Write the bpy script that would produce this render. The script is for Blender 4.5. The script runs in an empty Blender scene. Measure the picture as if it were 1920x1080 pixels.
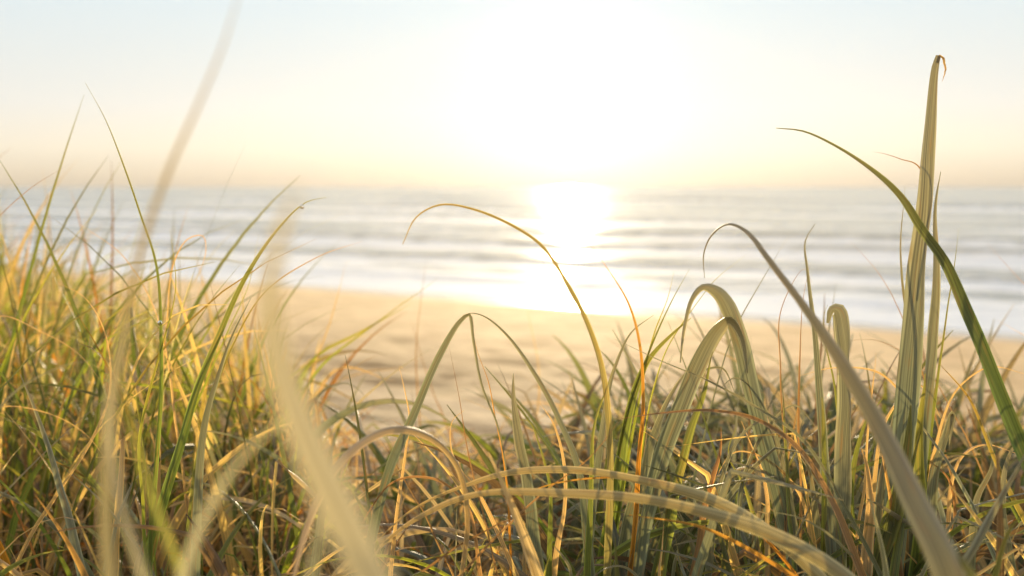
import bpy, math, random
from mathutils import Vector, Matrix, noise
random.seed(7)
R=math.radians
scene=bpy.context.scene
COL=scene.collection
F=1867.0; CZ=3.0; PITCH=math.atan(190/F)
CAM=Vector((0,0,CZ))
FWD=Vector((0,math.cos(PITCH),-math.sin(PITCH))); UP=Vector((0,math.sin(PITCH),math.cos(PITCH))); RT=Vector((1,0,0))
def at(px,py,d): return CAM+d*(FWD+RT*((px-960)/F)+UP*((540-py)/F))
NX,NY=0.517,0.856
S0=22.6
def nz(x,y,z=0): return noise.noise(Vector((x,y,z)))
def sm(a,b,x):
    t=max(0,min(1,(x-a)/(b-a))); return t*t*(3-2*t)
def ground(x,y):
    s=NX*x+NY*y; t=NY*x-NX*y
    beach=0.078*(S0+0.5*nz(t*.07,3.3)-s)
    beach=max(beach,-3.0)
    if s<3: beach=0.078*(S0-3)
    dry=1-sm(12,19,s)
    beach+=dry*(0.035*nz(x*1.1,y*1.1,5)+0.06*(1-sm(6,14,s)*.7)*nz(x*2.3,y*2.3,9)+0.05*nz(x*.35,y*.35,1))
    dune=2.47+0.05*nz(x*.9,y*.9,2)+0.018*nz(x*4,y*4,7)
    k=sm(1.75+.25*nz(t*.8,1.7),5.0,s)
    return dune*(1-k)+beach*k

# ------------------------------------------------ materials
def newmat(n):
    m=bpy.data.materials.new(n); m.use_nodes=True; nt=m.node_tree; nt.nodes.clear(); return m,nt,nt.nodes,nt.links
def grass_mat(name,trans=.5,gloss=.45,tint=(2.1,1.9,.8),lo=.45,hi=1.45,dry=.5,sheen=.35):
    m,nt,N,L=newmat(name)
    out=N.new('ShaderNodeOutputMaterial')
    at_=N.new('ShaderNodeVertexColor'); at_.layer_name='tint'
    uv=N.new('ShaderNodeUVMap'); uv.uv_map='UVMap'
    mp=N.new('ShaderNodeMapping'); mp.inputs['Scale'].default_value=(9,.5,1); L.new(uv.outputs[0],mp.inputs[0])
    no=N.new('ShaderNodeTexNoise'); no.inputs['Scale'].default_value=1.6; no.inputs['Detail'].default_value=3; L.new(mp.outputs[0],no.inputs[0])
    r=N.new('ShaderNodeMapRange'); r.inputs[1].default_value=.32; r.inputs[2].default_value=.68; r.inputs[3].default_value=lo; r.inputs[4].default_value=hi; L.new(no.outputs[0],r.inputs[0])
    mp2=N.new('ShaderNodeMapping'); mp2.inputs['Scale'].default_value=(3,2.2,1); L.new(uv.outputs[0],mp2.inputs[0])
    n2=N.new('ShaderNodeTexNoise'); n2.inputs['Scale'].default_value=1.5; n2.inputs['Detail'].default_value=5; L.new(mp2.outputs[0],n2.inputs[0])
    r2=N.new('ShaderNodeMapRange'); r2.inputs[1].default_value=.55; r2.inputs[2].default_value=.70; r2.inputs[4].default_value=dry; L.new(n2.outputs[0],r2.inputs[0])
    mul=N.new('ShaderNodeVectorMath'); mul.operation='SCALE'; L.new(at_.outputs[0],mul.inputs[0]); L.new(r.outputs[0],mul.inputs['Scale'])
    mx=N.new('ShaderNodeMix'); mx.data_type='RGBA'; mx.inputs['B'].default_value=(.30,.18,.07,1)
    L.new(r2.outputs[0],mx.inputs[0]); L.new(mul.outputs[0],mx.inputs['A'])
    bp=N.new('ShaderNodeBump'); bp.inputs['Strength'].default_value=.6; bp.inputs['Distance'].default_value=.0014; L.new(no.outputs[0],bp.inputs['Height'])
    p=N.new('ShaderNodeBsdfPrincipled'); L.new(mx.outputs['Result'],p.inputs['Base Color']); p.inputs['Roughness'].default_value=gloss
    p.inputs['Sheen Weight'].default_value=sheen; p.inputs['Sheen Roughness'].default_value=.35; p.inputs['Sheen Tint'].default_value=(1,.9,.7,1); L.new(bp.outputs[0],p.inputs['Normal'])
    tr=N.new('ShaderNodeBsdfTranslucent')
    tm=N.new('ShaderNodeMix'); tm.data_type='RGBA'; tm.blend_type='MULTIPLY'; tm.inputs[0].default_value=1; tm.inputs['B'].default_value=(*tint,1)
    L.new(mx.outputs['Result'],tm.inputs['A']); L.new(tm.outputs['Result'],tr.inputs[0])
    ms=N.new('ShaderNodeMixShader'); ms.inputs[0].default_value=trans; L.new(p.outputs[0],ms.inputs[1]); L.new(tr.outputs[0],ms.inputs[2])
    L.new(ms.outputs[0],out.inputs[0]); return m
M_G=grass_mat('grass_leaf',.55,.4,(2.3,1.95,.8))
M_D=grass_mat('dry_grass',.5,.35,(2.2,1.7,.85))
M_H=grass_mat('ribbed_leaf',.36,.42,(1.6,1.4,.85),.5,1.5,.6,.5)
M_T=grass_mat('tough_leaf',.26,.5,(1.8,1.4,.7),.55,1.4,.6,.3)
M_B=grass_mat('soft_leaf',.45,.6,(1.5,1.35,1.0),.8,1.2,.3,.3)

def sand_mat():
    m,nt,N,L=newmat('sand')
    out=N.new('ShaderNodeOutputMaterial'); p=N.new('ShaderNodeBsdfPrincipled'); L.new(p.outputs[0],out.inputs[0])
    g=N.new('ShaderNodeNewGeometry')
    d=N.new('ShaderNodeVectorMath'); d.operation='DOT_PRODUCT'; d.inputs[1].default_value=(NX,NY,0); L.new(g.outputs['Position'],d.inputs[0])
    nb=N.new('ShaderNodeTexNoise'); nb.inputs['Scale'].default_value=.25; nb.inputs['Detail'].default_value=3; L.new(g.outputs['Position'],nb.inputs[0])
    ad=N.new('ShaderNodeMath'); ad.operation='MULTIPLY_ADD'; ad.inputs[1].default_value=2.0; L.new(nb.outputs[0],ad.inputs[0]); L.new(d.outputs['Value'],ad.inputs[2])
    wet=N.new('ShaderNodeMapRange'); wet.interpolation_type='SMOOTHSTEP'; wet.inputs[1].default_value=20.4; wet.inputs[2].default_value=22.6; L.new(ad.outputs[0],wet.inputs[0])
    n1=N.new('ShaderNodeTexNoise'); n1.inputs['Scale'].default_value=1.3; n1.inputs['Detail'].default_value=6; L.new(g.outputs['Position'],n1.inputs[0])
    cr=N.new('ShaderNodeValToRGB'); cr.color_ramp.elements[0].position=.35; cr.color_ramp.elements[1].position=.65
    cr.color_ramp.elements[0].color=(.58,.34,.13,1); cr.color_ramp.elements[1].color=(.84,.55,.25,1); L.new(n1.outputs[0],cr.inputs[0])
    n3=N.new('ShaderNodeTexNoise'); n3.inputs['Scale'].default_value=900; L.new(g.outputs['Position'],n3.inputs[0])
    mr=N.new('ShaderNodeMapRange'); mr.inputs[3].default_value=.75; mr.inputs[4].default_value=1.25; L.new(n3.outputs[0],mr.inputs[0])
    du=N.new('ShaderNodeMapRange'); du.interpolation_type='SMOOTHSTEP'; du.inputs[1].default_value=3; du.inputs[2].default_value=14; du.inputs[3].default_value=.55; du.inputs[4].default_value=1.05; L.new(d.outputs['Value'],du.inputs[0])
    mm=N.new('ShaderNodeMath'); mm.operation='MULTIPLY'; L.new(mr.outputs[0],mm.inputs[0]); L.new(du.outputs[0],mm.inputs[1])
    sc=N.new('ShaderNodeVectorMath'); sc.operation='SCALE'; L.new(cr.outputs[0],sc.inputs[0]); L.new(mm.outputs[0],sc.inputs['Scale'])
    mx=N.new('ShaderNodeMix'); mx.data_type='RGBA'; L.new(wet.outputs[0],mx.inputs[0]); L.new(sc.outputs[0],mx.inputs['A']); mx.inputs['B'].default_value=(.50,.37,.22,1)
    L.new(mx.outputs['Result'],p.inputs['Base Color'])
    rr=N.new('ShaderNodeMapRange'); rr.inputs[3].default_value=.9; rr.inputs[4].default_value=.14; L.new(wet.outputs[0],rr.inputs[0]); L.new(rr.outputs[0],p.inputs['Roughness'])
    n2=N.new('ShaderNodeTexNoise'); n2.inputs['Scale'].default_value=2.8; n2.inputs['Detail'].default_value=5; L.new(g.outputs['Position'],n2.inputs[0])
    bs=N.new('ShaderNodeMapRange'); bs.inputs[3].default_value=1; bs.inputs[4].default_value=.02; L.new(wet.outputs[0],bs.inputs[0])
    b=N.new('ShaderNodeBump'); b.inputs['Distance'].default_value=.07; L.new(bs.outputs[0],b.inputs['Strength']); L.new(n2.outputs[0],b.inputs['Height']); L.new(b.outputs[0],p.inputs['Normal'])
    return m
M_S=sand_mat()
def sea_mat():
    m,nt,N,L=newmat('sea_water')
    out=N.new('ShaderNodeOutputMaterial'); p=N.new('ShaderNodeBsdfPrincipled')
    p.inputs['Base Color'].default_value=(.11,.16,.18,1); p.inputs['Roughness'].default_value=.2; p.inputs['IOR'].default_value=1.34
    g=N.new('ShaderNodeNewGeometry')
    mp=N.new('ShaderNodeMapping'); mp.inputs['Rotation'].default_value=(0,0,R(31)); mp.inputs['Scale'].default_value=(.35,1,1); L.new(g.outputs['Position'],mp.inputs[0])
    n1=N.new('ShaderNodeTexNoise'); n1.inputs['Scale'].default_value=.5; n1.inputs['Detail'].default_value=8; n1.inputs['Roughness'].default_value=.6; L.new(mp.outputs[0],n1.inputs[0])
    b=N.new('ShaderNodeBump'); b.inputs['Distance'].default_value=.5; b.inputs['Strength'].default_value=.36; L.new(n1.outputs[0],b.inputs['Height']); L.new(b.outputs[0],p.inputs['Normal'])
    fo=N.new('ShaderNodeBsdfPrincipled'); fo.inputs['Base Color'].default_value=(.92,.91,.88,1); fo.inputs['Roughness'].default_value=.7
    vc=N.new('ShaderNodeVertexColor'); vc.layer_name='foam'
    n2=N.new('ShaderNodeTexNoise'); n2.inputs['Scale'].default_value=1.2; n2.inputs['Detail'].default_value=8; L.new(mp.outputs[0],n2.inputs[0])
    a=N.new('ShaderNodeMath'); a.operation='ADD'; L.new(vc.outputs[0],a.inputs[0]); L.new(n2.outputs[0],a.inputs[1])
    r=N.new('ShaderNodeMapRange'); r.inputs[1].default_value=.74; r.inputs[2].default_value=.98; L.new(a.outputs[0],r.inputs[0])
    ms=N.new('ShaderNodeMixShader'); L.new(r.outputs[0],ms.inputs[0]); L.new(p.outputs[0],ms.inputs[1]); L.new(fo.outputs[0],ms.inputs[2])
    L.new(ms.outputs[0],out.inputs[0]); return m
M_SEA=sea_mat()
def drop_mat():
    m,nt,N,L=newmat('dew'); out=N.new('ShaderNodeOutputMaterial'); p=N.new('ShaderNodeBsdfPrincipled')
    p.inputs['Roughness'].default_value=.05; p.inputs['IOR'].default_value=1.33; p.inputs['Transmission Weight'].default_value=1
    L.new(p.outputs[0],out.inputs[0]); return m
M_DEW=drop_mat()

# ------------------------------------------------ setting
def mesh_obj(name,verts,faces,mat,parent=None,smooth=True):
    me=bpy.data.meshes.new(name); me.from_pydata(verts,[],faces); me.materials.append(mat)
    if smooth: me.polygons.foreach_set('use_smooth',[True]*len(me.polygons))
    o=bpy.data.objects.new(name,me); COL.objects.link(o)
    if parent: o.parent=parent
    return o
def grid_faces(nr,nc):
    return [(i*nc+j,i*nc+j+1,(i+1)*nc+j+1,(i+1)*nc+j) for i in range(nr-1) for j in range(nc-1)]
def warp(n,a,b):
    out=[]
    for i in range(n):
        u=-1+2*i/(n-1); out.append(a*u+b*u**5)
    return out
xs=warp(341,22,600); ys=[y+8 for y in warp(341,22,600)]
vs=[(x,y,ground(x,y)) for y in ys for x in xs]
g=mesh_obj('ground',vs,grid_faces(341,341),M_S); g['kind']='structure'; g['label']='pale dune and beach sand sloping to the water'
# sea
rows=[]; s=20.6
while s<70: rows.append(s); s+=.16
while s<6500: rows.append(s); s*=1.018
us=[-2.6+3.9*j/200 for j in range(201)]
BR=[(27.2,.08,.8,.7),(30.8,.10,.8,.8),(35.2,.16,1.0,.8),(45.5,.42,1.5,1.5),(58,.26,2.0,.5),(80,.45,2.8,1.0),(112,.45,4,.55),(150,.5,5,.5),(205,.6,6,.35)]
sv=[];fm=[]
for s in rows:
    for u in us:
        t=u*s
        x=NX*s+NY*t; y=NY*s-NX*t
        sp=s+1.8*nz(t*.035,s*.01,4)+.6*nz(t*.16,s*.05,8)+ (2.5*sm(5,40,-t) if s<70 else 0)
        z=0; f=0
        for c,h,w,fa in BR:
            c2=c+ .25*math.sin(t*.05+c)
            dd=sp-c2
            if abs(dd)<w*9:
                am=.3+1.25*max(0,nz(t*.03+c,c*3.1,1)+.35)
                ww=w*.6 if dd<0 else w*1.6
                z+=h*am*math.exp(-(dd/ww)**2)
                if -w*4.2<dd<w*.2: f=max(f,fa*am*(1-sm(0,1,abs(dd+w*2)/(w*2.3)))*1.1)
        near=1-sm(60,400,s)
        z+=.05*near*nz(x*.3,y*.6,2)+.03*near*nz(x*.9,y*1.2,6)+ (1-near)*.12*nz(x*.03,y*.05,6)
        z*=sm(21.5,26,s)
        edge=S0+.45*nz(t*.12,0,3)+.25*nz(t*.5,2,3)
        f=max(f,.95*(1-sm(0,2.2,abs(s-edge-1.3))))
        if s>S0 and s<34: f=max(f,.5*(1-sm(24,34,s))+.12+.35*nz(t*.15,s*.5,11))
        if s>34 and s<60: f=max(f,.08+.5*nz(t*.08,s*.3,12))
        sv.append((x,y,z+.012)); fm.append(min(1,max(0,f)))
so=mesh_obj('sea',sv,grid_faces(len(rows),len(us)),M_SEA); so['kind']='structure'; so['label']='pale rippled sea with low breaking waves'
ca=so.data.color_attributes.new('foam','FLOAT_COLOR','POINT')
buf=[]
for f in fm: buf+= [f,f,f,1]
ca.data.foreach_set('color',buf)
# thin scattering volume added to imitate lens veiling glare towards the sun
m,nt,N,L=newmat('sea_haze'); out=N.new('ShaderNodeOutputMaterial'); vsn=N.new('ShaderNodeVolumeScatter')
vsn.inputs['Density'].default_value=.0034; vsn.inputs['Anisotropy'].default_value=.6; vsn.inputs['Color'].default_value=(1,.90,.68,1)
L.new(vsn.outputs[0],out.inputs['Volume'])
a=(-50,-6,-1.5); b=(50,36,5)
hv=[(x,y,z) for z in (a[2],b[2]) for y in (a[1],b[1]) for x in (a[0],b[0])]
hz=mesh_obj('haze',hv,[(0,2,3,1),(4,5,7,6),(0,1,5,4),(2,6,7,3),(0,4,6,2),(1,3,7,5)],m,None,False)
hz['kind']='structure'; hz['label']='thin golden sea haze in the morning air'

# ------------------------------------------------ grass
C={
 'green':((.07,.10,.025),(.10,.145,.04),(.17,.17,.06)),
 'sage':((.10,.12,.065),(.16,.185,.12),(.27,.25,.16)),
 'lime':((.10,.14,.02),(.17,.22,.035),(.28,.25,.07)),
 'dark':((.05,.07,.025),(.07,.095,.035),(.13,.14,.06)),
 'straw':((.26,.19,.09),(.44,.34,.18),(.48,.36,.20)),
 'orange':((.12,.13,.025),(.38,.17,.03),(.34,.20,.06)),
 'brown':((.18,.12,.055),(.27,.18,.09),(.22,.13,.065)),
 'tipped':((.08,.11,.03),(.15,.17,.06),(.32,.19,.06)),
 'pale':((.26,.27,.14),(.44,.41,.26),(.50,.45,.31)),
 'olive':((.20,.20,.09),(.34,.31,.17),(.42,.33,.17)),
}
def lerp3(c,t):
    a,b=(c[0],c[1]) if t<.5 else (c[1],c[2]); k=(t*2)%1 if t<1 else 1
    return tuple(a[i]*(1-k)+b[i]*k for i in range(3))
def catmull(P,n):
    Q=[P[0]*2-P[1]]+P+[P[-1]*2-P[-2]]
    out=[]; segs=len(P)-1
    lens=[(P[i+1]-P[i]).length for i in range(segs)]; tot=sum(lens)
    for i in range(segs):
        k=max(2,int(round(n*lens[i]/tot)))
        a,b,c,d=Q[i],Q[i+1],Q[i+2],Q[i+3]
        l0=max((b-a).length,1e-5)**.5; l1=max((c-b).length,1e-5)**.5; l2=max((d-c).length,1e-5)**.5
        m1=((b-a)/l0-(c-a)/(l0+l1)+(c-b)/l1)*l1
        m2=((c-b)/l1-(d-b)/(l1+l2)+(d-c)/l2)*l1
        for j in range(k):
            t=j/k; t2=t*t; t3=t2*t
            out.append(b*(2*t3-3*t2+1)+m1*(t3-2*t2+t)+c*(-2*t3+3*t2)+m2*(t3-t2))
    out.append(P[-1].copy()); return out
class MB:
    def __init__(s): s.v=[];s.f=[];s.c=[];s.uv=[]
    def ribbon(s,path,wid,col,phi,twist,fold,sideref=None,na=4,tp=1.3,jit=1.0,rim=1.0,wl=None,rough=0):
        n=len(path); b0=len(s.v); L=[0]
        for i in range(1,n): L.append(L[-1]+(path[i]-path[i-1]).length)
        tot=L[-1]; seed=random.random()*100
        for i,p in enumerate(path):
            t=L[i]/tot
            T=(path[min(i+1,n-1)]-path[max(i-1,0)]).normalized()
            V=(p-CAM).normalized() if sideref is None else sideref
            S=T.cross(V)
            if S.length<1e-4: S=Vector((1,0,0))
            S.normalize()
            S=Matrix.Rotation(phi+twist*t+.22*math.sin(t*7+seed)+rough*nz(t*6,seed),3,T)@S
            Nn=S.cross(T)
            if wl:
                w=wl[-1][1]
                for (ta,wa),(tb,wb) in zip(wl,wl[1:]):
                    if ta<=t<=tb: w=wa+(wb-wa)*(t-ta)/max(tb-ta,1e-9); break
                w*=wid
            else: w=wid*(.8+.2*sm(0,.25,t))*max(.02,(1-t**tp))**.8
            w*=1+.04*math.sin(t*17+seed)+.02*math.sin(t*41+seed*3)
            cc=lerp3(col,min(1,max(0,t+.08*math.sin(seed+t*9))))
            q=p+Nn*(rough*.006*nz(t*9,seed,3)*min(1,t*4))
            for j in range(na+1):
                u=-1+2*j/na
                s.v.append(tuple(q+S*(u*w/2)+Nn*(fold*w*(u*u-.4))))
                e=jit*(rim if j in(0,na) else 1)*(.5+.5*sm(0,.35,t))  # edges: pale leaf margin plus a backlit highlight painted into the colour
                s.c.append((cc[0]*e,cc[1]*e,cc[2]*e,1)); s.uv.append((j/na+seed,L[i]*6+seed))  # colour also darkens towards the foot, painting in shade at the base
        r=na+1
        for i in range(n-1):
            for j in range(na):
                a=b0+i*r+j; s.f.append((a,a+1,a+r+1,a+r))
    def build(s,name,mat,parent=None):
        if parent is not None:
            l=parent.location; vs=[(a[0]-l.x,a[1]-l.y,a[2]-l.z) for a in s.v]
        else: vs=s.v
        o=mesh_obj(name,vs,s.f,mat,parent); me=o.data
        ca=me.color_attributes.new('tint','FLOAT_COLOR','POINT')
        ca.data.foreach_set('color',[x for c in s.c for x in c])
        uv=me.uv_layers.new(name='UVMap'); li=[0]*len(me.loops); me.loops.foreach_get('vertex_index',li)
        uv.data.foreach_set('uv',[x for i in li for x in s.uv[i]])
        return o
def dewdrop(pos,r,parent,root):
    vs=[];fs=[];nu,nv=10,7
    for i in range(nv+1):
        a=math.pi*i/nv
        for j in range(nu):
            b=2*math.pi*j/nu; vs.append((pos.x-root.location.x+r*math.sin(a)*math.cos(b),pos.y-root.location.y+r*math.sin(a)*math.sin(b),pos.z-root.location.z+r*(1.15 if a<1 else 1)*math.cos(a)))
    for i in range(nv):
        for j in range(nu): fs.append((i*nu+j,i*nu+(j+1)%nu,(i+1)*nu+(j+1)%nu,(i+1)*nu+j))
    return mesh_obj('dew_drop',vs,fs,M_DEW,parent)
def growpath(base,az,a0,bend,length,n,wob=.0,crease=None):
    p=base.copy(); out=[p.copy()]; st=length/n; az0=az
    for i in range(n):
        t=(i+.5)/n; th=a0+bend*t**1.6; a=az0+wob*t
        if crease and t>crease[0]: th+=crease[1]
        p=p+Vector((math.sin(th)*math.cos(a),math.sin(th)*math.sin(a),math.cos(th)))*st
        out.append(p.copy())
    return out

def tuft(label,depth,blades,extra=0,eh=.35,name='grass_tuft',cat='grass',ecols=('green','sage','straw','sage','brown','green','straw','lime'),group=None,ew=(.004,.014)):
    paths=[]
    for b in blades:
        pts,w,ck=b[:3]; o=b[3] if len(b)>3 else {}
        d=o.get('d',depth); d0,d1=d if isinstance(d,tuple) else (d,d)
        n=len(pts); P=[at(x,y,d0+(d1-d0)*i/(n-1)) for i,(x,y) in enumerate(pts)]
        gz=ground(P[0].x,P[0].y)
        if P[0].z>gz and not o.get('free'):
            T=(P[1]-P[0]).normalized(); T.y*=.3
            if T.z<.3: T.z=.3
            T.normalize(); pre=[]; q=P[0].copy(); st=.04
            while q.z>gz-.01 and len(pre)<30:
                T=(T+Vector((0,0,.12))).normalized(); q=q-T*st; pre.append(q.copy())
            P=pre[::-1]+P
        wl=o.get('wl')
        if wl:
            LL=[0]
            for i in range(1,len(P)): LL.append(LL[-1]+(P[i]-P[i-1]).length)
            off=len(P)-n
            wl=[(0,wl[0][1])]+[(LL[off+i]/LL[-1],v) for i,v in wl]
            if wl[-1][0]<1: wl.append((1.0,wl[-1][1]))
        paths.append((catmull(P,o.get('n',110)),w*((d0+d1)/2)/F,ck,o,wl))
    bx=sum(p[0][0].x for p in paths)/len(paths); by=sum(p[0][0].y for p in paths)/len(paths)
    root=bpy.data.objects.new(name,None); COL.objects.link(root); root.location=(bx,by,ground(bx,by)); root.empty_display_size=.05
    root['label']=label; root['category']=cat
    if group: root['group']=group
    for path,w,ck,o,wl in paths:
        m=MB()
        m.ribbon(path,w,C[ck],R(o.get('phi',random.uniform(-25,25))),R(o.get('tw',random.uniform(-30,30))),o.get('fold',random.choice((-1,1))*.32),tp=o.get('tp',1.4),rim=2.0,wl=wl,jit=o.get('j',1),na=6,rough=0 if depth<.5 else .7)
        mat=M_D if ck in('straw','brown','pale') else (M_H if ck=='sage' else M_G)
        if depth<.5: mat=M_B
        ob=m.build('blade',o.get('mat',mat),root)
        for q in o.get('dew',[]):
            dewdrop(path[int(q*(len(path)-1))]+Vector((0,-.002,-.002)),.0022,ob,root)
    rr=random.Random(len(label)*31+int(depth*100))
    for k in range(extra):
        ax=bx+rr.gauss(0,.07); ay=by+rr.gauss(0,.05)
        L=eh*rr.uniform(.6,1.35)
        path=growpath(Vector((ax,ay,ground(ax,ay)-.01)),rr.uniform(0,6.28),rr.uniform(.03,.35),rr.uniform(.2,2.6),L,26,rr.uniform(-.6,.6),(rr.uniform(.5,.85),rr.uniform(.5,1.6)) if rr.random()<.35 else None)
        ck=rr.choice(ecols)
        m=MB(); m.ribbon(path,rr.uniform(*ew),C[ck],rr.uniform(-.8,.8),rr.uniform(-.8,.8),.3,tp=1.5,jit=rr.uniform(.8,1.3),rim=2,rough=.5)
        m.build('blade',M_H if ck=='sage' else M_G,root)
    return root

# ---- right side
tuft('tallest upright green stalk at right with a curled dry tip, flanked by shorter leaves',.92,[
 ([(1668,1090),(1690,880),(1706,700),(1724,500),(1738,330),(1750,180),(1756,125),(1761,104)],44,'sage',{'phi':12,'tw':5,'fold':.3,'wl':[(0,1),(2,1),(3,.85),(4,.6),(5,.42),(6,.34),(7,.24)]}),
 ([(1757,118),(1762,106),(1767,106),(1770,116),(1773,132),(1766,153)],5,'straw',{'free':1,'d':.921,'j':.7,'wl':[(0,1.2),(2,1),(4,.6),(5,.1)]}),
 ([(1705,1090),(1730,820),(1748,640),(1757,500),(1751,400),(1764,322)],32,'sage',{'phi':-20,'tw':10,'tp':2.2,'d':.95}),
 ([(1690,900),(1702,640),(1692,520),(1688,430),(1696,350)],16,'sage',{'phi':30,'d':.94}),
 ([(1735,900),(1765,640),(1785,530),(1798,428)],14,'green',{'phi':20,'d':.95}),
 ([(1712,560),(1730,430),(1738,350),(1722,312),(1690,297),(1635,285)],6,'brown',{'free':1,'d':.93}),
 ([(1640,1085),(1672,980),(1700,860),(1708,760)],50,'dark',{'d':.9,'tp':3}),
 ([(1620,1085),(1630,960),(1625,880),(1615,840)],30,'straw',{'d':.9,'tp':4}),
 ([(1720,1085),(1728,960),(1722,840),(1735,700)],40,'green',{'d':.93,'tp':2}),
 ([(1660,1085),(1650,960),(1665,840),(1685,740)],34,'sage',{'d':.94,'tp':2}),
],20,.35)
tuft('long broad green blade sweeping diagonally from lower right to a thin drooping hook',.8,[
 ([(1790,1090),(1710,920),(1645,790),(1570,665),(1500,560),(1440,478),(1402,436),(1365,421),(1335,440),(1320,478),(1321,522)],38,'olive',{'d':(.5,.98),'phi':15,'tw':15,'j':.6,'mat':M_H,'wl':[(0,1.2),(1,1),(2,.78),(3,.56),(4,.43),(5,.33),(6,.24),(7,.18),(8,.13),(9,.09),(10,.03)],'n':160}),
 ([(1830,1090),(1740,980),(1660,870)],40,'dark',{'d':(.5,.6)}),
],0)
tuft('arching blade crossing the tall stalk, orange midway, with a hair thin tip over the sea',.9,[
 ([(1975,980),(1920,850),(1870,725),(1820,600),(1770,490),(1730,430),(1690,370),(1620,308),(1560,270),(1505,246),(1455,240)],28,'green',{'d':(.85,.92),'phi':5,'tw':10,'mat':M_H,'wl':[(0,1),(2,.9),(4,.75),(5,.6),(6,.42),(7,.3),(8,.22),(9,.14),(10,.05)]}),
 ([(1960,1050),(1900,930),(1860,850),(1815,745),(1760,680)],20,'tipped',{'d':.93}),
 ([(1900,1085),(1880,950),(1890,860),(1930,800)],34,'sage',{'d':.9}),
],14,.3)
tuft('broad blade folded over in a rounded arch right of centre, its tip hanging down',.95,[
 ([(1490,1040),(1445,870),(1412,740),(1388,640),(1365,575),(1345,548),(1318,538),(1297,560),(1282,615),(1275,680)],32,'sage',{'phi':8,'tw':20,'wl':[(0,1),(3,1),(4,.95),(5,.75),(6,.4),(7,.32),(8,.25),(9,.1)]}),
 ([(1470,1040),(1475,860),(1464,700),(1462,600),(1480,545),(1508,505),(1522,530)],8,'brown',{}),
 ([(1420,1060),(1440,960),(1420,860),(1390,790)],20,'straw',{}),
 ([(1530,1060),(1500,930),(1440,860),(1380,850),(1340,900)],16,'straw',{}),
 ([(1380,1060),(1395,900),(1440,800),(1490,760),(1530,800)],20,'sage',{}),
 ([(1500,1060),(1475,900),(1430,760),(1380,710),(1340,740)],20,'sage',{}),
 ([(1440,1060),(1400,920),(1370,850),(1380,800)],28,'green',{}),
 ([(1480,1060),(1470,940),(1450,860),(1480,790)],28,'sage',{'d':.97}),
],26,.32)
tuft('pair of upright grey green blades, one with a blunt broken top, beside tall stalk',.93,[
 ([(1575,1060),(1583,860),(1584,720),(1580,630),(1572,582),(1560,580),(1552,606)],34,'sage',{'phi':5,'tw':10,'wl':[(0,.9),(3,1),(4,.8),(5,.4),(6,.15)]}),
 ([(1560,1090),(1548,900),(1537,740),(1527,620),(1514,510),(1510,452),(1528,420)],28,'sage',{'phi':-15,'tw':10,'tp':1.6}),
 ([(1500,1060),(1502,900),(1498,760),(1503,620),(1518,500)],10,'brown',{'d':.96}),
 ([(1600,1060),(1620,900),(1632,760),(1643,662)],9,'straw',{'tp':3}),
 ([(1560,700),(1548,640),(1545,590),(1552,572)],12,'green',{'d':.98}),
 ([(1630,1060),(1640,900),(1665,780),(1720,720),(1765,790)],16,'straw',{'d':.96}),
 ([(1540,1060),(1520,900),(1500,820),(1510,770)],28,'sage',{'d':.95}),
 ([(1600,1060),(1595,920),(1620,800),(1660,740)],28,'green',{'d':.97}),
],22,.32)
tuft('cluster of wide ribbed blades leaning right beside the folded arch',.94,[
 ([(1190,1060),(1225,900),(1262,790),(1305,690),(1345,615),(1368,598),(1392,632),(1402,700)],38,'sage',{'phi':15,'tw':20,'wl':[(0,.9),(3,1),(4,.9),(5,.6),(6,.35),(7,.1)]}),
 ([(1235,1060),(1265,900),(1295,800),(1325,720),(1338,660)],38,'green',{'phi':-20,'tp':2.5}),
 ([(1160,1060),(1200,900),(1240,780),(1270,720),(1292,690)],36,'sage',{'phi':25,'tp':2,'d':.97}),
 ([(1300,1060),(1320,950),(1345,860),(1350,800)],28,'brown',{'tp':2.4}),
 ([(1260,1060),(1230,960),(1225,880),(1250,840)],32,'dark',{'tp':2.4,'d':.98}),
 ([(1330,1060),(1345,930),(1380,830),(1430,790),(1460,850)],22,'sage',{}),
 ([(1200,1060),(1240,880),(1275,760),(1310,700),(1355,690),(1380,740)],26,'sage',{'d':.99}),
],22,.3)
tuft('green leaves with pointed tips fanning upward just right of the sun reflection',1.0,[
 ([(1150,960),(1170,820),(1195,720),(1222,665),(1262,625),(1296,596)],32,'green',{'phi':20,'tp':2}),
 ([(1140,960),(1175,780),(1225,640),(1262,560),(1292,503)],12,'green',{}),
 ([(1160,960),(1200,740),(1225,630),(1252,560),(1264,508)],10,'lime',{}),
 ([(1110,970),(1128,820),(1150,700),(1180,630),(1225,590)],24,'sage',{}),
 ([(1190,980),(1232,700),(1270,620),(1330,540),(1398,478)],8,'lime',{}),
 ([(1300,900),(1370,640),(1420,540),(1478,442)],7,'sage',{'d':1.05}),
],22,.31)
tuft('slender orange edged blade leaning left with its tip at the sun reflection',.93,[
 ([(1188,1000),(1198,860),(1206,750),(1200,650),(1178,570),(1140,505),(1095,438)],16,'orange',{'tp':1.1,'phi':10}),
],8,.26)
tuft('very long thin blade curving left in a high arch over the centre of the beach',.9,[
 ([(1140,1020),(1143,850),(1132,710),(1108,625),(1070,540),(1020,465),(960,423),(885,392),(825,385),(780,408),(755,458)],10,'olive',{'phi':5,'tw':5,'j':.6,'wl':[(0,1.4),(2,1.2),(4,.8),(6,.55),(8,.35),(10,.14)]}),
 ([(1105,1000),(1110,860),(1118,780),(1150,690)],22,'green',{}),
],12,.26)
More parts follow.
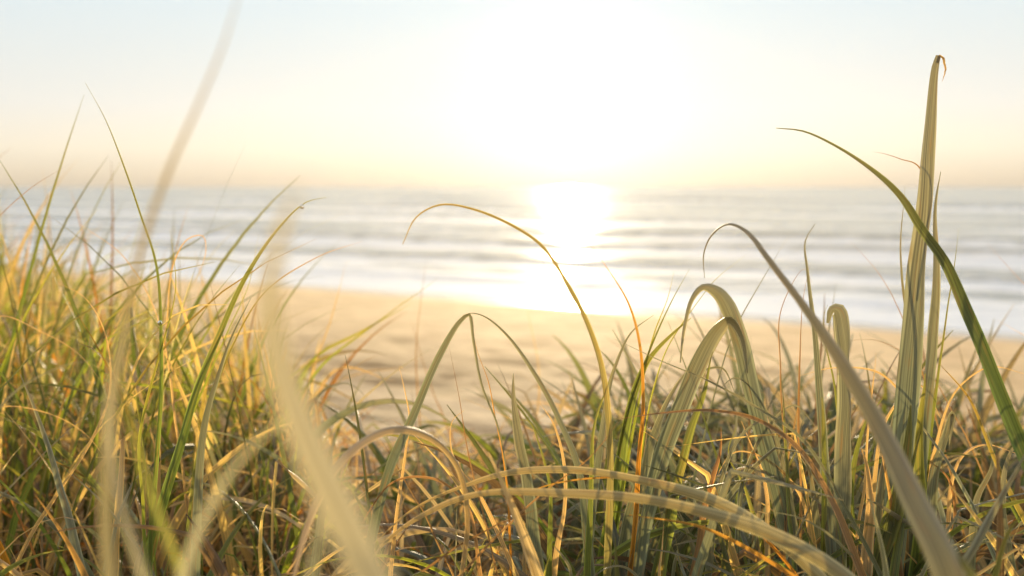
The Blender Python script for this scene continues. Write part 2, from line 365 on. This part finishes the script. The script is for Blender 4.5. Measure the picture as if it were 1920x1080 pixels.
tuft('sharply bent blades meeting in a peak at the centre of the picture',.92,[
 ([(690,1040),(730,880),(775,780),(825,665),(862,602),(880,589),(889,640),(905,720),(935,800),(950,880)],18,'sage',{'phi':10,'tw':5,'wl':[(0,1),(2,.95),(3,.7),(4,.5),(5,.4),(6,.35),(9,.15)]}),
 ([(1105,1060),(1085,880),(1050,790),(1005,705),(950,628),(905,592),(878,588),(862,606)],24,'sage',{'tp':1.4,'phi':10,'tw':10}),
 ([(955,1000),(948,880),(930,780),(905,690),(884,606)],10,'orange',{'d':.95}),
 ([(905,960),(880,860),(860,740),(840,640)],5,'brown',{}),
],16,.25)
tuft('stout grey blade with a rounded tip standing below the central peak',.94,[
 ([(1005,1060),(988,900),(972,820),(963,760),(963,700)],26,'sage',{'tp':5,'phi':30}),
 ([(960,1060),(900,930),(850,860),(848,790),(870,770)],16,'straw',{}),
 ([(1030,1060),(1030,900),(1010,830),(990,790),(960,790)],16,'green',{}),
 ([(1040,1060),(1060,900),(1040,800),(1010,755)],18,'straw',{}),
],24,.26)
tuft('two large pale arching blades low in the foreground, sweeping from lower right to left',.75,[
 ([(1700,1200),(1580,1080),(1440,1000),(1290,955),(1150,930),(1000,922),(880,932),(800,962),(720,1020),(680,1080)],34,'olive',{'d':(.66,.85),'phi':-25,'tw':5,'tp':1.9,'j':1.0,'n':260,'fold':.2,'mat':M_T}),
 ([(1600,1160),(1470,1020),(1350,945),(1210,903),(1080,884),(960,886),(870,910),(770,960),(700,1020)],30,'olive',{'d':(.75,.9),'phi':-30,'tw':5,'tp':1.8,'j':1.1,'n':260,'fold':.2,'mat':M_T}),
 ([(1560,1120),(1440,1050),(1320,990),(1180,965)],22,'orange',{'d':.78,'n':200}),
 ([(1520,1120),(1400,985),(1300,925),(1180,895),(1040,905),(930,950)],14,'orange',{'d':.82,'n':200,'tp':1.4}),
],0)
tuft('tan blade looping over in a low arch at the bottom left of centre',.8,[
 ([(862,1100),(876,960),(858,872),(808,818),(738,806),(668,838),(610,905),(565,1000),(540,1120)],18,'straw',{'d':(.85,.62),'phi':10,'j':1,'n':200,'wl':[(0,.5),(2,.8),(4,1),(6,1.1),(7,.9),(8,.3)],'mat':M_T}),
 ([(745,960),(760,850),(768,780),(752,700),(748,686),(756,692)],12,'straw',{'d':.95}),
 ([(900,1080),(880,960),(820,900),(740,905),(690,960),(660,1040)],14,'brown',{'d':.9}),
],18,.25)
tuft('dry brown blade arching over a straight diagonal straw at centre right',.85,[
 ([(1625,1100),(1555,930),(1490,835),(1420,787),(1340,770),(1250,773),(1165,785)],22,'brown',{'phi':20,'tp':1.2,'n':200,'mat':M_T,'j':1.3}),
 ([(840,1100),(890,1050),(1000,940),(1100,862),(1175,772)],9,'brown',{}),
 ([(1660,1100),(1590,960),(1500,820),(1420,765),(1330,715),(1240,675),(1150,635)],14,'sage',{'tp':1.1}),
],16,.28)
tuft('tangle of curled pale leaves at the far right edge',.95,[
 ([(1725,1000),(1742,880),(1765,790),(1805,720),(1855,688),(1925,702)],14,'straw',{}),
 ([(1775,1020),(1785,900),(1810,850),(1850,832),(1905,850)],18,'straw',{}),
 ([(1740,1000),(1752,880),(1775,810),(1786,775),(1780,840)],36,'sage',{'tp':2.2,'phi':30}),
 ([(1790,1090),(1830,1020),(1880,930),(1935,830)],46,'sage',{'d':.75,'phi':10}),
 ([(1860,1100),(1890,1000),(1930,950)],36,'green',{'d':.7}),
 ([(1700,1000),(1690,800),(1700,760),(1650,700),(1560,690),(1500,705)],12,'straw',{}),
 ([(1820,1060),(1830,940),(1860,870),(1850,800)],30,'sage',{}),
 ([(1760,1080),(1790,980),(1780,900),(1740,860)],26,'brown',{}),
],34,.3)
tuft('thin brown stalk leaning left above the waterline at right',1.1,[
 ([(1760,800),(1690,588),(1650,518),(1592,450)],5,'brown',{}),
 ([(1800,800),(1740,700),(1650,640),(1570,640)],5,'brown',{}),
],12,.3)
tuft('faint thin stalks rising at the extreme right edge over the sea',1.3,[
 ([(2060,760),(1990,600),(1920,532),(1850,455)],5,'brown',{}),
 ([(2100,760),(2010,680),(1940,640),(1870,600)],5,'straw',{}),
],10,.28)
# ---- left side
tuft('tall thin green blade at left, its hair fine tip reaching high into the sky',.92,[
 ([(285,960),(298,800),(302,640),(292,490),(262,395),(222,285),(193,215),(160,154)],15,'green',{'tp':.9,'phi':0,'tw':10,'dew':[.66]}),
 ([(270,960),(262,820),(300,660),(330,540),(318,430)],10,'lime',{}),
],16,.34)
tuft('blurred pale blade close to the viewer, leaning right high into the sky at left',.36,[
 ([(215,1150),(200,1000),(200,880),(208,760),(228,650),(258,490),(310,335),(370,200),(418,85),(452,-25)],16,'olive',{'phi':5,'tw':0,'j':.8,'wl':[(0,1.6),(3,1.3),(4,1.05),(5,.85),(6,.6),(7,.4),(8,.25),(9,.1)]}),
],0)
tuft('blurred pinkish straw blade curving up from the bottom left corner',.34,[
 ([(300,1180),(262,1060),(228,950),(208,850),(203,760),(215,680),(240,600)],46,'pale',{'tp':2,'phi':0,'tw':0,'j':.9}),
],0)
tuft('wide blurred yellow green blade at lower left, crossing in front of the thin one',.36,[
 ([(370,1180),(325,1040),(280,920),(246,800),(226,700)],48,'lime',{'tp':2,'phi':0,'tw':0,'j':1.5}),
],0)
tuft('very blurred cream blade nearest the viewer, left of centre',.23,[
 ([(740,1200),(690,1080),(630,950),(568,810),(520,670),(505,560),(525,440),(560,350)],74,'pale',{'phi':0,'tw':0,'j':.85,'wl':[(0,1),(2,.95),(3,.85),(4,.7),(5,.5),(6,.28),(7,.08)]}),
],0)
tuft('blurred grey green blades bending right along the bottom left',.33,[
 ([(330,1180),(350,1060),(395,950),(460,850),(530,790),(610,750)],62,'sage',{'tp':1.6,'phi':0,'tw':0,'j':1.8}),
 ([(560,1180),(590,1050),(605,940),(590,840)],84,'sage',{'d':.28,'phi':0,'tw':0,'j':1.6}),
],0)
tuft('crisp broad green blade curving right, left of centre, its tip over the sea',.93,[
 ([(300,960),(340,830),(372,725),(412,625),(460,520),(518,435),(575,378),(612,368)],25,'green',{'tp':1.4,'phi':8,'tw':10,'dew':[.97]}),
 ([(370,960),(380,820),(402,720),(440,620),(470,560)],24,'sage',{'tp':1.8}),
 ([(355,960),(372,850),(430,660),(500,545),(600,480),(680,452)],8,'tipped',{'d':1.0}),
],16,.29)
tuft('small hooked blade with a drooping tip against the surf at left',1.1,[
 ([(300,800),(310,620),(328,490),(352,448),(380,442),(386,470),(366,530)],9,'straw',{}),
 ([(330,800),(300,600),(230,480),(150,420)],7,'straw',{}),
 ([(350,800),(420,640),(470,520),(485,440)],7,'lime',{}),
],14,.32)
tuft('arching straw blades reaching in from the left edge',.8,[
 ([(-160,900),(-60,640),(0,590),(80,622),(150,665),(205,735)],7,'straw',{'dew':[.72]}),
 ([(-120,960),(-60,800),(0,762),(90,775),(160,815),(210,880)],7,'straw',{'dew':[.75]}),
 ([(-140,1060),(-60,860),(20,740),(110,690),(200,672)],16,'sage',{'d':.7}),
 ([(-120,800),(-60,470),(0,405),(60,350),(130,308)],6,'brown',{'d':1.1}),
 ([(60,1000),(200,760),(200,640),(160,560),(110,530)],10,'straw',{'d':.95}),
],10,.30)
tuft('yellow green spikes pointing right over the open sand left of centre',1.5,[
 ([(520,820),(600,690),(700,610),(820,522)],8,'lime',{}),
 ([(520,820),(580,680),(680,620),(770,570)],12,'lime',{}),
 ([(540,820),(620,600),(650,490)],6,'straw',{}),
 ([(560,820),(600,730),(640,690),(740,715)],9,'straw',{}),
],12,.3)
tuft('faint brown stalks standing behind the central blades against the sand',1.7,[
 ([(790,830),(780,650),(800,480)],4,'brown',{}),
 ([(850,830),(800,700),(770,600)],4,'brown',{}),
 ([(1000,850),(1010,700),(985,560)],4,'straw',{}),
],6,.15)

# ---- stuff: grass nobody could count; its height follows the patch it grows in
def ytop(px):
    K=[(-400,400),(60,430),(250,510),(450,600),(600,690),(720,780),(1000,780),(1150,690),(1350,640),(1600,630),(2300,630)]
    for (a,ya),(b,yb) in zip(K,K[1:]):
        if a<=px<=b: return ya+(yb-ya)*(px-a)/(b-a)
    return 700
def stuffmesh(name,label,n,place,cols,wr,lr,a0r,br,mat,na=2,seg=11,patch=0,cre=.3,pr=(-.4,.1),psc=3.2):
    m=MB(); made=0
    while made<n:
        x,y,px=place()
        if patch and nz(x*psc,y*psc,patch)<random.uniform(*pr): continue
        made+=1
        hmax=max(.05,.53-(ytop(px)-350)/F*y)
        L=min(random.uniform(*lr),hmax*random.uniform(.55,1.25)/.85)
        path=growpath(Vector((x,y,ground(x,y)-.01)),random.uniform(0,6.28),random.uniform(*a0r),random.uniform(*br),L,seg,random.uniform(-.8,.8),(random.uniform(.4,.85),random.uniform(.4,1.5)) if random.random()<cre else None)
        if min((q-CAM).length for q in path[::3])<.62: continue
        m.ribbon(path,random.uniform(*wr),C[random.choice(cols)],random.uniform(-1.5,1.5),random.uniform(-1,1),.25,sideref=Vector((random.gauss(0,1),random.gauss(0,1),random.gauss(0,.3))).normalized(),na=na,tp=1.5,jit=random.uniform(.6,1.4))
    o=m.build(name,mat); o['kind']='stuff'; o['label']=label; o['category']='grass'; return o
def pl_left():
    d=random.uniform(1.0,4.4)
    px=random.uniform(-350,640-40*d)
    if random.random()<.35: px=random.uniform(-350,280)
    return (px-960)/F*d,d,px
stuffmesh('dune_grass','dense green and gold grass covering the dune at left',1700,pl_left,['green','lime','lime','dark','green','orange','tipped','straw','straw','pale'],(.003,.012),(.3,.72),(.02,.3),(.1,1.4),M_G,2,11,20,.15)
def pl_bottom():
    d=random.uniform(.8,2.0); px=random.uniform(-250,2200); return (px-960)/F*d,d,px
stuffmesh('dry_grass_litter','tangle of dry straw and stems along the foreground',3000,pl_bottom,['straw','straw','straw','brown','orange','pale','straw'],(.0015,.0065),(.12,.45),(.4,1.45),(.3,2.2),M_D,2,9)
def pl_mid():
    d=random.uniform(.86,1.75); px=random.choice((random.uniform(450,1950),random.uniform(1100,1980),random.uniform(1100,1980))); return (px-960)/F*d,d,px
stuffmesh('dune_grass','shorter green grass filling the foreground from centre to right',1150,pl_mid,['green','sage','sage','lime','straw','sage','straw','brown'],(.006,.021),(.24,.46),(.03,.5),(.2,2.6),M_H,4,18,40,.4,(-.2,.2),5)

# ------------------------------------------------ light
SEL=R(4.2); SAZ=math.atan(110/F)
sd=Vector((math.sin(SAZ)*math.cos(SEL),math.cos(SAZ)*math.cos(SEL),math.sin(SEL)))
li=bpy.data.lights.new('sun','SUN'); li.energy=5; li.angle=R(.6); li.color=(1,.80,.50)
lo=bpy.data.objects.new('sun',li); COL.objects.link(lo); lo.rotation_euler=(-sd).to_track_quat('-Z','Y').to_euler()
w=bpy.data.worlds.new('World'); scene.world=w; w.use_nodes=True; nt=w.node_tree; N=nt.nodes; L=nt.links; N.clear()
out=N.new('ShaderNodeOutputWorld')
sky=N.new('ShaderNodeTexSky'); sky.sky_type='NISHITA'; sky.sun_disc=False; sky.sun_elevation=SEL; sky.sun_rotation=SAZ; sky.dust_density=1
hs=N.new('ShaderNodeHueSaturation'); hs.inputs['Saturation'].default_value=.3; hs.inputs['Value'].default_value=.08; L.new(sky.outputs[0],hs.inputs['Color'])
b1=N.new('ShaderNodeBackground'); b1.inputs[1].default_value=.05; L.new(hs.outputs[0],b1.inputs[0])
tc=N.new('ShaderNodeTexCoord'); nm=N.new('ShaderNodeVectorMath'); nm.operation='NORMALIZE'; L.new(tc.outputs['Generated'],nm.inputs[0])
sp=N.new('ShaderNodeSeparateXYZ'); L.new(nm.outputs[0],sp.inputs[0])
cr=N.new('ShaderNodeValToRGB'); el=cr.color_ramp.elements
stops=[(0,(.56,.48,.38)),(.012,(.70,.60,.46)),(.035,(.86,.78,.63)),(.075,(.85,.84,.78)),(.17,(.75,.85,.88)),(.4,(.82,.87,.92)),(1,(.70,.77,.92))]
el[0].position=0; el[0].color=(*stops[0][1],1); el[1].position=1; el[1].color=(*stops[-1][1],1)
for p,c in stops[1:-1]:
    e=el.new(p); e.color=(*c,1)
L.new(sp.outputs[2],cr.inputs[0])
bk=N.new('ShaderNodeMapRange'); bk.interpolation_type='SMOOTHSTEP'; bk.inputs[1].default_value=-.6; bk.inputs[2].default_value=.8; bk.inputs[3].default_value=.7; bk.inputs[4].default_value=.97; L.new(sp.outputs[1],bk.inputs[0])
b2=N.new('ShaderNodeBackground'); L.new(bk.outputs[0],b2.inputs[1]); L.new(cr.outputs[0],b2.inputs[0])
dt=N.new('ShaderNodeVectorMath'); dt.operation='DOT_PRODUCT'; dt.inputs[1].default_value=sd; L.new(nm.outputs[0],dt.inputs[0])
cl=N.new('ShaderNodeMath'); cl.operation='MAXIMUM'; cl.inputs[1].default_value=0; L.new(dt.outputs['Value'],cl.inputs[0])
acc=[b1,b2]
for pw,st,c in ((25,.02,(1,.94,.8)),(260,.3,(1,.92,.76)),(3500,8,(1,.9,.7))):
    po=N.new('ShaderNodeMath'); po.operation='POWER'; po.inputs[1].default_value=pw; L.new(cl.outputs[0],po.inputs[0])
    mu=N.new('ShaderNodeMath'); mu.operation='MULTIPLY'; mu.inputs[1].default_value=st; L.new(po.outputs[0],mu.inputs[0])
    b=N.new('ShaderNodeBackground'); b.inputs[0].default_value=(*c,1); L.new(mu.outputs[0],b.inputs[1]); acc.append(b)
cur=acc[0]
for b in acc[1:]:
    a=N.new('ShaderNodeAddShader'); L.new(cur.outputs[0],a.inputs[0]); L.new(b.outputs[0],a.inputs[1]); cur=a
L.new(cur.outputs[0],out.inputs[0])

cam=bpy.data.cameras.new('camera'); co=bpy.data.objects.new('camera',cam); COL.objects.link(co)
co.location=CAM; co.rotation_euler=(math.pi/2-PITCH,0,0); cam.lens=35; cam.sensor_width=36; cam.clip_start=.02; cam.clip_end=20000
cam.dof.use_dof=True; cam.dof.focus_distance=.93; cam.dof.aperture_fstop=4.0
scene.camera=co
scene.view_settings.view_transform='Standard'; scene.view_settings.look='None'; scene.view_settings.exposure=0
